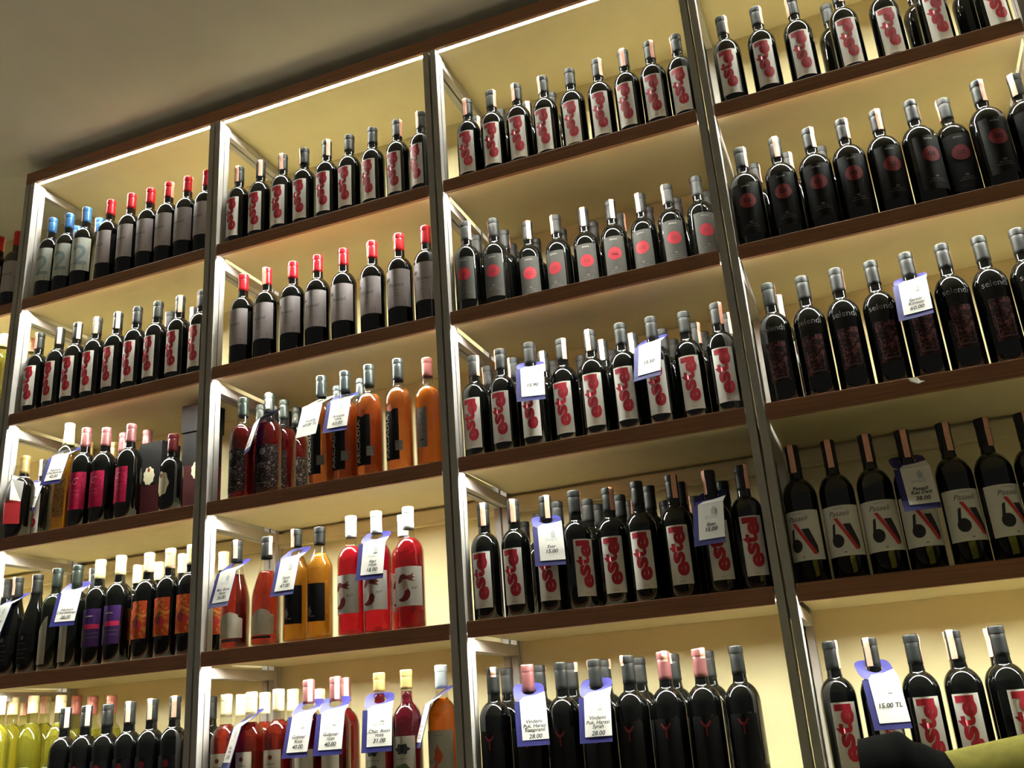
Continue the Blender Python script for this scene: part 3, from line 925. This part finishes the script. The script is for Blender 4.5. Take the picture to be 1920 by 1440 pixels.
# ---- bay 3
row('est', 'B', [(875, 189), (919.5, 173), (967, 160.7), (1016.5, 145.8), (1067, 131.7), (1118, 114.8), (1168, 96.6), (1225, 79), (1278, 64)],
    E_FRONT + 'front row above the grey-labelled red discs', 'red-lettered front row above grey red-disc labels', strips=[-10, 60, -30, -35, 160, 50, 10, 40, -70])
row('est', 'B', [(891, 222), (938, 209), (987, 195), (1033, 177)], 'dark bottle half hidden in the second row above the grey-labelled red discs', 'second row above the grey red-disc labels', yaw=130)
row('reddisc', 'C', [(872, 418), (924, 412)], 'dark bottle with red disc on grey label, set forward of its row', 'grey red-disc bottles set forward', yaw=[2, 4], strips=[70, -80])
row('reddisc', 'C', [(987.7, 418), (1040.5, 406), (1092, 393.4), (1143, 379), (1198, 366), (1249, 348.7), (1303, 333.6)],
    'dark bottle with red disc on grey label, in the even front row', 'grey red-disc bottles in even row', yaw=[12, -8, 10, 8, -6, 12, 22], strips=[20, -30, 0, 20, -10, -60, -120])
row('reddisc', 'C', [(892.5, 444), (944.5, 434), (959, 459), (1004, 450), (1052.6, 432), (1111.5, 418), (1161, 403), (1214, 391), (1267, 374), (1323, 362)],
    'dark bottle half hidden behind the grey-labelled red-disc row', 'bottles behind the grey red-disc row', yaw=150)
d3 = [(887, 669), (937, 656), (991, 644), (1051, 637.5), (1104, 621), (1161, 608), (1218.4, 596), (1280, 586.6), (1345, 569.4)]
row('est', 'D', d3, E_FRONT + 'front row just under the grey red-disc bottles', 'red-lettered front row under the grey red discs', tagged=(2, 6),
    taglabel=[E_FRONT + 'tag squarely facing out, just under the grey red-disc shelf', E_FRONT + 'tag twisted aside, just under the grey red-disc shelf'], strips=[75, -60, 120, 45, -10, 130, 150, 160, 50], yaw=[-2, 2, 2, 0, 4, 3, 4, 4, 5])
row('est', 'D', [(914, 688), (962, 672.5), (1017, 661.6), (1128, 640), (1184, 628), (1240, 619), (1300, 607.5), (1360.6, 590)],
    'dark bottle in the second row just under the grey red-disc shelf', 'second row under the grey red discs', yaw=140, strips=[-200, -180, -130, -135, -140, -190, -80, -100])
row('est', 'D', [(979, 688), (1037, 678), (1089, 668), (1146.6, 657), (1200, 647), (1260.6, 638), (1318, 624)],
    'dark bottle in the third row just under the grey red-disc shelf', 'third row under the grey red discs', yaw=130)
e3 = [(905, 945), (961, 938), (1020.5, 931), (1074, 920.8), (1138, 916), (1192, 903.6), (1256.6, 891.6), (1328, 883), (1393.4, 872.7)]
row('est', 'E', e3, E_FRONT + 'front row above the small red emblems', 'red-lettered front row above the red emblems', y=[.055, .055, .058, .055, .062, .055, .055, .058, .055], tagged=(2, 7),
    taglabel=[E_FRONT + 'brightly lit tag, shelf above the small red emblems', E_FRONT + 'dimly lit tag, shelf above the small red emblems'], strips=[20, 15, 30, 70, 40, 150, 25, -60, 40], yaw=[-2, 0, 8, 40, 10, 6, 8, 12, 14])
row('est', 'E', [(1043, 941), (1099.5, 937), (1159.7, 928.7), (1214.7, 912), (1274, 905), (1354, 912)], 'dark bottle in the second row above the small red emblems', 'second row above the red emblems', yaw=150, y=.145)
row('est', 'E', [(981.6, 979), (1008, 964), (1120, 946.6), (1178.6, 939.7), (1245.6, 939.7), (1302, 931)], 'dark bottle in the rear row above the small red emblems', 'rear row above the red emblems', yaw=150, y=[.285, .235, .235, .240, .285, .285])
f3 = [(923, 1251.7), (987.7, 1246), (1050, 1241.7), (1113, 1236), (1175, 1229), (1241.7, 1221.7), (1308, 1216), (1378, 1210.7)]
yf = [0.055] * 8
row('emblem', 'F', [f3[0], f3[2], f3[4], f3[7]], 'dark bottle with small red emblem and charcoal cap, front row, untagged', 'untagged emblem bottles with charcoal caps', y=.055, strips=[30, -100, -40, -100])
row('emblemred', 'F', [f3[1]], 'dark emblem bottle with mauve cap under a blue price tag', None, y=.055, strips=[150])
row('emblem', 'F', [f3[3]], 'dark emblem bottle with charcoal cap under a blue price tag', None, y=.055, strips=[-75])
row('emblemred', 'F', [f3[5], f3[6]], 'dark bottle with small red emblem and mauve cap, untagged', 'untagged emblem bottles with mauve caps', y=.055, strips=[30, 40])
row('emblem', 'F', [(949, 1253), (1010, 1247), (1070, 1242.7), (1131.7, 1237), (1196.7, 1232.7), (1260, 1226), (1325, 1220)], 'dark bottle in the second row behind the small red emblem bottles', 'second row behind the emblem bottles', y=.150)
# ---- bay 4
row('est', 'B', [(1350.7, 35), (1415, 17.3), (1481.7, -1), (1566, -24), (1640, -44), (1722, -67), (1825, -95)],
    E_FRONT + 'front row above the broad black red-disc bottles', 'red-lettered row above the broad red-disc bottles', strips=[60, 60, -60, 20, 150, 0, 0], yaw=[0, 2, 2, 2, 2, 4, 6])
row('est', 'B', [(1548, 12), (1706, -34), (1796, -58)], 'dark bottle in the second row above the broad black red-disc bottles', 'second row above the broad red-disc bottles', yaw=160, y=[.150, .150, .155])
row('bigdisc', 'C', [(1385.6, 280.6), (1450.6, 262), (1517.5, 243), (1582.5, 224), (1647.5, 207), (1715, 189), (1782, 177.5), (1851, 152), (1918, 137)],
    'broad black bottle with dim red disc on black label', 'broad red-disc bottles', yaw=[2, 0, 2, 4, 14, 22, 8, 12, 4], strips=[60, 10, 40, 50, 5, 70, -90, 20, -40])
row('reddisc', 'C', [(1412, 310), (1473, 290), (1537, 277.5), (1915, 176)], 'dark bottle half hidden behind the broad red-disc bottles', 'second row behind the broad red-disc bottles', yaw=150, y=.150)
d4 = [(1438, 533.7), (1501.5, 520.6), (1564, 505.5), (1630, 492), (1695.4, 476.3), (1762.5, 460), (1832.5, 446), (1902.5, 431)]
row('ornate', 'D', d4, 'black bottle with pale lettering over a faded ornate frame, untagged', 'ornate black bottles', y=.052, yaw=[-6, 0, 2, 4, 6, 6, 8, 8], strips=[110, 120, 95, 100, 95, 90, 100, 100],
    tagged=(4,), taglabel='black bottle with ornate frame under a blue-edged price tag')
row('est', 'D', [(1456, 557)], 'dark bottle peeping out behind the ornate black bottles', None, y=.150, strips=[30])
e4 = [(1482.6, 837), (1550, 827), (1620.7, 816), (1687, 808), (1767, 794), (1836, 786), (1912, 775.7)]
row('slash', 'E', e4, 'dark bottle with white label and red slash on the unlit shelf, untagged', 'white-labelled bottles on the unlit shelf', y=.052, yaw=[-16, -4, 2, 6, 12, 22, 20], strips=[8, 5, 5, 5, 8, 8, 5],
    tagged=(3,), taglabel='dark bottle with white red-slash label under a price tag')
f4 = [(1553.4, 1202), (1627.7, 1196), (1705.6, 1190), (1783.4, 1181.5), (1865, 1173)]
row('est', 'F', f4, E_FRONT + 'untagged, shelf below the unlit one', 'red-lettered row below the unlit shelf', y=.060, yaw=[14, 22, 8, -6, 26], strips=[60, -45, 80, -15, -120], tagged=(1,),
    taglabel=E_FRONT + 'tagged, shelf below the unlit one')
row('est', 'F', [(1782, 1184), (1858, 1178)], 'dark bottle in the second row below the unlit shelf', 'second row below the unlit shelf', y=.150, yaw=180, strips=[120, 120])

CARTONS = [('D', 0.528, .150, .045, .0425), ('D', 0.672, .178, .048, .047), ('D', 0.905, .285, .047, .045)]
settle(CARTONS)
place_bottles()

# ------------------------------------------------------------------ price tags hung on bottle necks
TW, TH = 0.0375, 0.104
TILT = math.radians(17)
RISE = math.radians(33)
FY, FZ = -0.0375, 0.0


def panel(x, t, off=0.0):        # t measured down from the fold
    return (x, FY - math.sin(TILT) * t - off * math.cos(TILT), FZ - math.cos(TILT) * t + off * math.sin(TILT))


def flap(x, t, off=0.0):         # t measured back from the fold
    return (x, FY + math.cos(RISE) * t - off * math.sin(RISE), FZ + math.sin(RISE) * t + off * math.cos(RISE))


def solid(vs, fs, nrm, th):
    """Give a sheet a back face."""
    n = len(vs)
    return vs + [tuple(np.array(v) + np.array(nrm) * th) for v in vs], list(fs) + [tuple(reversed([i + n for i in f])) for f in fs]


def flap_ring(mb, hw, depth, hole, off):
    n = 40; tc = 0.0375 / math.cos(RISE)
    outer, inner = [], []
    for k in range(n):
        a = 2 * math.pi * k / n
        c, s = math.cos(a), math.sin(a)
        ox = hw * math.copysign(abs(c) ** .45, c)
        oy = tc + (tc if s < 0 else depth - tc) * math.copysign(abs(s) ** .6, s)
        outer.append(flap(ox, max(0, oy), off)); inner.append(flap(hole * c, tc + hole * s, off))
    vs = outer + inner
    fs = [(k, (k + 1) % n, n + (k + 1) % n, n + k) for k in range(n)]
    mb.add(vs, fs)


def card_mesh():
    mb = MB()
    vs = [panel(-TW, 0), panel(TW, 0), panel(TW, TH), panel(-TW, TH)]
    back = [panel(-TW, 0, -.0008), panel(TW, 0, -.0008), panel(TW, TH, -.0008), panel(-TW, TH, -.0008)]
    mb.add(vs + back, [(0, 3, 2, 1), (4, 5, 6, 7), (0, 4, 7, 3), (1, 2, 6, 5), (3, 7, 6, 2), (0, 1, 5, 4)])
    flap_ring(mb, TW, .078, .0175, 0)
    flap_ring(mb, TW, .078, .0175, -.0008)
    return mb.mesh('tag_card', P_BLUE)


def paper_mesh(plain=False):
    mb = MB()
    x0, x1 = (-TW, TW) if plain else (-TW + .013, TW)
    yb = TH if plain else TH - .013
    o = .0012
    mb.add([panel(x0, 0, o), panel(x1, 0, o), panel(x1, yb, o), panel(x0, yb, o)], [(0, 3, 2, 1)])
    # the sheet runs on over the fold as two horns either side of the neck
    h = .019
    mb.add([flap(x0, 0, o), flap(x0 + .012, .018, o), flap(-.012, .016, o), flap(0, .0185, o), flap(.012, .020, o), flap(x1, .034, o), flap(x1, 0, o)],
           [(6, 5, 4, 3, 2, 1, 0)])
    return mb.mesh('paper_insert', P_WHITE)


CARD = card_mesh(); PAPER = paper_mesh(); PAPER_PLAIN = paper_mesh(True)
tower = [poly([(-.005, 0), (.005, 0), (.005, .010), (.0062, .010), (.0062, .014), (.004, .014), (0, .022), (-.004, .014), (-.0062, .014), (-.0062, .010), (-.005, .010)])]


def tag_print(lines, price, head=True):
    sh = []; ms = []
    cx = .0065
    if head:
        sh.append(move(tower[0], cx + .006, -.030)); ms.append(I_WATER)
        sh.append(move(flat_text('SENSUS', .0092), cx, -.036)); ms.append(I_WATER)
    y = -.049 if len(lines) > 2 else -.054
    for i, ln in enumerate(lines):
        sh.append(move(flat_text(ln, .0118, bold=.0002, shear=.25), cx, y - i * .0105)); ms.append(I_BLACK)
    if price:
        sh.append(move(flat_text(price, .0138, bold=.0003, shear=.2), cx, y - len(lines) * .0108 - .002)); ms.append(I_BLACK)
    return flatmesh(sh, ms, lambda x, yy: panel(x, -yy, .0020), 'tag_print')


def tag(u, v, L, y, H, label, lines, price, yaw=0.0, plain=False, group=None, zoff=-.094):
    q = [q for q in QUEUE if q['L'] == L and abs(q['u'] - u) < .1 and abs(q['v'] - v) < .1][0]
    t = thing('price_tag', label, 'price tag', (q['x'], q['y'], Z[L] + KINDS[q['key']]['H'] * q['sz'] + zoff), math.radians(yaw), group)
    if not plain:
        c = link('tag_card', CARD, t)
    else:
        mbp = MB(); flap_ring(mbp, TW, .078, .0175, 0); c = link('tag_loop', mbp.mesh('tag_loop', P_WHITE), t)
    pi = link('paper_insert', PAPER_PLAIN if plain else PAPER, c)
    link('handwriting', tag_print(lines, price, not plain), pi)
    return t


BT = 'blue-edged white price tag on '
tag(135, 794, 'D', .058, .362, BT + 'the tall golden bottle', ['Narince', 'Chardonnay'], '42.00', 6, zoff=-.118)
tag(79, 876, 'D', .120, .300, BT + 'a dark bottle beside the golden bottle', ['Sauvignon', 'Blanc'], '31.00', 4, zoff=-.090)
tag(36, 1083, 'E', .055, .300, BT + 'a dark slope-shouldered bottle', ['Kalecik', 'Karasi'], '35.00', -10, zoff=-.088)
tag(147.5, 1060, 'E', .055, .309, BT + 'a slant-labelled green bottle', ['Narince', 'Chardonnay'], '28.00', 16, zoff=-.088)
tag(505.5, 739, 'D', .060, .318, BT + 'a lace-printed rosé bottle', ['Iris', 'Rose'], '45.00', -38, zoff=-.090)
tag(603, 706, 'D', .052, .335, 'plain white price card on an amber rosé bottle', ['Arcadia'], '60.00 TL', -8, plain=True, zoff=-.098)
tag(647, 697, 'D', .052, .335, BT + 'an amber rosé bottle', ['Arcadia', 'rose'], '63.00', 4, zoff=-.100)
tag(445, 1014, 'E', .055, .305, BT + 'a brick rosé bottle', ['Mor Bone', 'Rose'], '36.00', -8, zoff=-.092)
tag(557.5, 993, 'E', .052, .309, BT + 'an amber wine bottle', ['Sevin', 'Bal'], '47.00', -2, zoff=-.088)
tag(705, 959, 'E', .050, .325, BT + 'a cherry pink bottle', ['Peri', 'rose'], '18.00', 10, zoff=-.092)
tag(472, 1297.5, 'F', .055, .306, BT + 'a cream-capped brick rosé bottle', ['Kav', 'rose'], '33.00', -36, zoff=-.086)
tag(579, 1274.5, 'F', .058, .323, BT + 'a mauve-capped rosé bottle', ['Gulpinar', 'Rose'], '40.00', 0, group='tags on mauve-capped rosé bottles', zoff=-.090)
tag(629, 1269, 'F', .058, .323, BT + 'a mauve-capped rosé bottle', ['Gulpinar', 'rose'], '40.00', 12, group='tags on mauve-capped rosé bottles', zoff=-.090)
tag(711, 1261, 'F', .055, .324, BT + 'a gold-capped purple-red bottle', ['Chat. Avon', 'rose'], '31.00', 20, zoff=-.090)
tag(826, 1246.6, 'F', .060, .327, BT + 'the orange silver-capped bottle', ['Angora', 'rose'], '22.00', -52, zoff=-.092)
tag(991, 644, 'D', .055, .300, BT + 'a red-lettered bottle under the red-disc shelf, facing squarely out', [], '15.90', 14, zoff=-.086)
tag(1218.4, 596, 'D', .058, .300, BT + 'a red-lettered bottle under the red-disc shelf, twisted aside', [], '15.50', -12, zoff=-.086)
tag(1020.5, 931, 'E', .058, .300, BT + 'a brightly lit red-lettered bottle above the red emblems', ['Eser'], '15.00', 20, zoff=-.086)
tag(1328, 883, 'E', .058, .300, BT + 'a dimly lit red-lettered bottle above the red emblems', ['Eser'], '15.00', -8, zoff=-.086)
tag(987.7, 1246, 'F', .055, .306, BT + 'a mauve-capped red emblem bottle', ['Vindemi', 'Puk. Harasi', 'Tempranil'], '28.00', 22, zoff=-.084)
tag(1113, 1236, 'F', .055, .306, BT + 'a charcoal-capped red emblem bottle', ['Vindemi', 'Puk. Harasi', 'Syrah'], '28.00', 6, zoff=-.084)
tag(1695.4, 476.3, 'D', .052, .315, BT + 'an ornate black bottle', ['Sarnic', 'Kirmizi'], '60.00', -10, zoff=-.088)
tag(1687, 808, 'E', .052, .318, BT + 'a bottle on the unlit shelf', ['Pasaeli', 'Kaz Dagi'], '38.00', 6, zoff=-.094)
tag(1627.7, 1196, 'F', .060, .300, BT + 'a red-lettered bottle below the unlit shelf', [], '15.00 TL', 14, zoff=-.086)

# folded leaflet on the gold-necked bottle
gq = [q for q in QUEUE if q['key'] == 'goldneck'][0]
lf = thing('neck_leaflet', 'folded white leaflet with red base on the gold-necked bottle', 'leaflet', (gq['x'], gq['y'], Z['D'] + .300 * gq['sz'] - .085))
mb = MB()
for sgn in (-1, 1):
    mb.cur = 0
    mb.add([(0, -.046, 0), (sgn * .038, -.030, -.012), (sgn * .036, -.034, -.078), (sgn * .012, -.056, -.074)], [(0, 1, 2, 3) if sgn > 0 else (3, 2, 1, 0)])
    mb.cur = 1
    mb.add([(sgn * .012, -.056, -.074), (sgn * .036, -.034, -.078), (sgn * .037, -.032, -.150), (0, -.060, -.150), (0, -.060, -.082)], [(0, 1, 2, 3, 4) if sgn > 0 else (4, 3, 2, 1, 0)])
link('leaflet_sheet', mb.mesh('leaflet_sheet', [P_WHITE, I_BRIGHTRED]), lf)
mb = MB(); mb.lathe([(.0165, .010), (.0185, .010), (.0185, .013), (.0165, .013), (.0165, .010)], 20)
mb.box(-.002, .002, -.047, -.0165, -.001, .012)
link('leaflet_loop', mb.mesh('leaflet_loop', P_WHITE), lf)


# ------------------------------------------------------------------ gift cartons
def carton(x, y, z, w, d, h, label, lid=0.0, rz=0.0, sx=0.0, sz=.10):
    c = thing('gift_carton', label, 'carton', (x, y, z), math.radians(rz))
    mb = MB(); mb.box(-w / 2, w / 2, -d / 2, d / 2, 0, h * .46); link('carton_base', mb.mesh('carton_base', K_MAROON, bevel=.001), c)
    mb = MB(); mb.box(-w / 2, w / 2, -d / 2, d / 2, h * .46 + .0003, h - lid); up = link('carton_sleeve', mb.mesh('carton_sleeve', K_BLACK, bevel=.001), c)
    if lid:
        mb = MB(); mb.box(-w / 2 - .004, w / 2 + .004, -d / 2 - .004, d / 2 + .004, h - lid + .0003, h); link('carton_lid', mb.mesh('carton_lid', K_BLACK, bevel=.0015), c)
    f = lambda x_, y_: (x_, -d / 2 - .0012, y_)
    s = link('sticker', flatmesh([blob(sx, sz, .021, .029, 9, .07)], K_STICK, f, 'sticker'), up)
    link('sticker_hole', flatmesh([disc(sx - .001, sz + .019, .0055, .007)], I_BROWN, lambda x_, y_: (x_, -d / 2 - .0020, y_), 'sticker_hole'), s)
    return c


carton(0.528, .150, Z['D'], .090, .085, .262, 'low dark gift carton with ivory sticker behind the small bottle', sz=.150)
carton(0.672, .178, Z['D'], .088, .085, .371, 'tall black gift carton with a separate lid and ivory sticker', lid=.092, sx=.018, sz=.150)
carton(0.905, .285, Z['D'], .090, .085, .330, 'dark gift carton behind the lace-printed rosé bottles', sx=-.012, sz=.255, rz=-4)

# ------------------------------------------------------------------ a scrap of tape on the shelf edge
P = at_y(1716, 713, -.002)
mb = MB()
mb.add([(-.014, -.001, .008), (.006, -.001, .006), (.010, -.007, -.004), (.020, -.012, -.008), (.004, -.006, -.010), (-.010, -.003, -.002)],
       [(5, 4, 2, 1, 0), (4, 3, 2)])
tp = link('tape_scrap', mb.mesh('tape_scrap', P_STONE), None, (P[0], 0, P[2]))
tp['label'] = 'torn beige tape scrap peeling off the ornate bottles\' shelf edge'; tp['category'] = 'tape'

# ------------------------------------------------------------------ foreground seat back and coat
def soft(name, pts_fn, nu, nv, m, parent):
    vs = [pts_fn(i / nu, j / nv) for i in range(nu + 1) for j in range(nv + 1)]
    fs = [(i * (nv + 1) + j, (i + 1) * (nv + 1) + j, (i + 1) * (nv + 1) + j + 1, i * (nv + 1) + j + 1) for i in range(nu) for j in range(nv)]
    mb = MB(); mb.add(vs, fs)
    return link(name, mb.mesh(name, m, smooth=True), parent)


YF = -0.75
c0 = at_y(1768, 1410, YF); c1 = at_y(1920, 1376, YF); pk = at_y(1682, 1371, YF); lf0 = at_y(1618, 1440, YF)
XL, XR = pk[0] - .02, 3.35
ZT = c0[2]
seat = thing('padded_seat', 'high yellow-green padded seat back with a black coat over its end', 'seat', ((XL + XR) / 2, YF, 0))
hw = (XR - XL) / 2


def back_pt(s, t):
    # s along the width, t round the section (front, top, back)
    x = -hw + 2 * hw * s
    a = math.pi * min(max((t - .3) / .4, 0), 1)
    rise = (c1[2] - c0[2]) * min(max((x + hw - (c0[0] - XL)) / (c1[0] - c0[0]), -.4), 1.15)
    top = ZT + rise - .06
    edge = 1 - 0.35 * (abs(2 * s - 1) ** 14)
    yy = -0.06 * math.cos(a) * edge; zz = top + .06 * math.sin(a)
    if t < .3:
        zz = .48 + (top - .48) * (t / .3)
    if t > .7:
        zz = .48 + (top - .48) * ((1 - t) / .3)
    return (x, yy, zz)


soft('seat_back', back_pt, 40, 40, T_GREEN, seat)
mb = MB(); mb.box(-hw, hw, -.50, -.05, .36, .48); link('seat_cushion', mb.mesh('seat_cushion', T_GREEN, smooth=False, bevel=.02), seat)
for sx in (-hw + .05, hw - .05):
    for sy in (-.46, .02):
        mb = MB(); mb.box(sx - .02, sx + .02, sy - .02, sy + .02, 0, .365); link('leg', mb.mesh('leg', T_LEG), seat)

coat = thing('black_coat', 'crumpled black coat draped over the end of the yellow-green seat back', 'coat', (pk[0], YF, 0))


def coat_pt(s, t):
    # s: left to right over the seat end, t: front hem, over the top, back hem
    u0 = lf0[0] - pk[0]; u1 = (c0[0] - pk[0]) + .085
    x = u0 + (u1 - u0) * s
    # skyline of the cloth taken along the seat
    def sky(xx):
        key = [(u0 - .01, lf0[2] - .05), (u0, at_y(1618, 1385, YF)[2]), (at_y(1650, 1377, YF)[0] - pk[0], at_y(1650, 1377, YF)[2]), (0, pk[2]),
               (at_y(1720, 1392, YF)[0] - pk[0], at_y(1720, 1392, YF)[2]), (c0[0] - pk[0], c0[2] + .001), (at_y(1800, 1436, YF)[0] - pk[0], at_y(1800, 1436, YF)[2]), (u1 + .02, c0[2] - .09)]
        for (a0, z0), (a1, z1) in zip(key[:-1], key[1:]):
            if a0 <= xx <= a1:
                q = (xx - a0) / (a1 - a0); q = q * q * (3 - 2 * q)
                return z0 + (z1 - z0) * q
        return key[-1][1]
    top = sky(x)
    a = math.pi * min(max((t - .25) / .5, 0), 1)
    ry = .082 + .008 * math.sin(9 * s + 3 * t)
    yy = -ry * math.cos(a); zz = top - .055 + .055 * math.sin(a)
    hem = .95
    if t < .25:
        zz = hem + (top - .055 - hem) * (t / .25)
    if t > .75:
        zz = hem + (top - .055 - hem) * ((1 - t) / .25)
    yy += .010 * math.sin(22 * s + 6 * t) * (1 if abs(t - .5) > .25 else .3)
    return (x, yy, zz)


soft('coat_cloth', coat_pt, 48, 48, T_COAT, coat)
print('bottles', len(QUEUE))
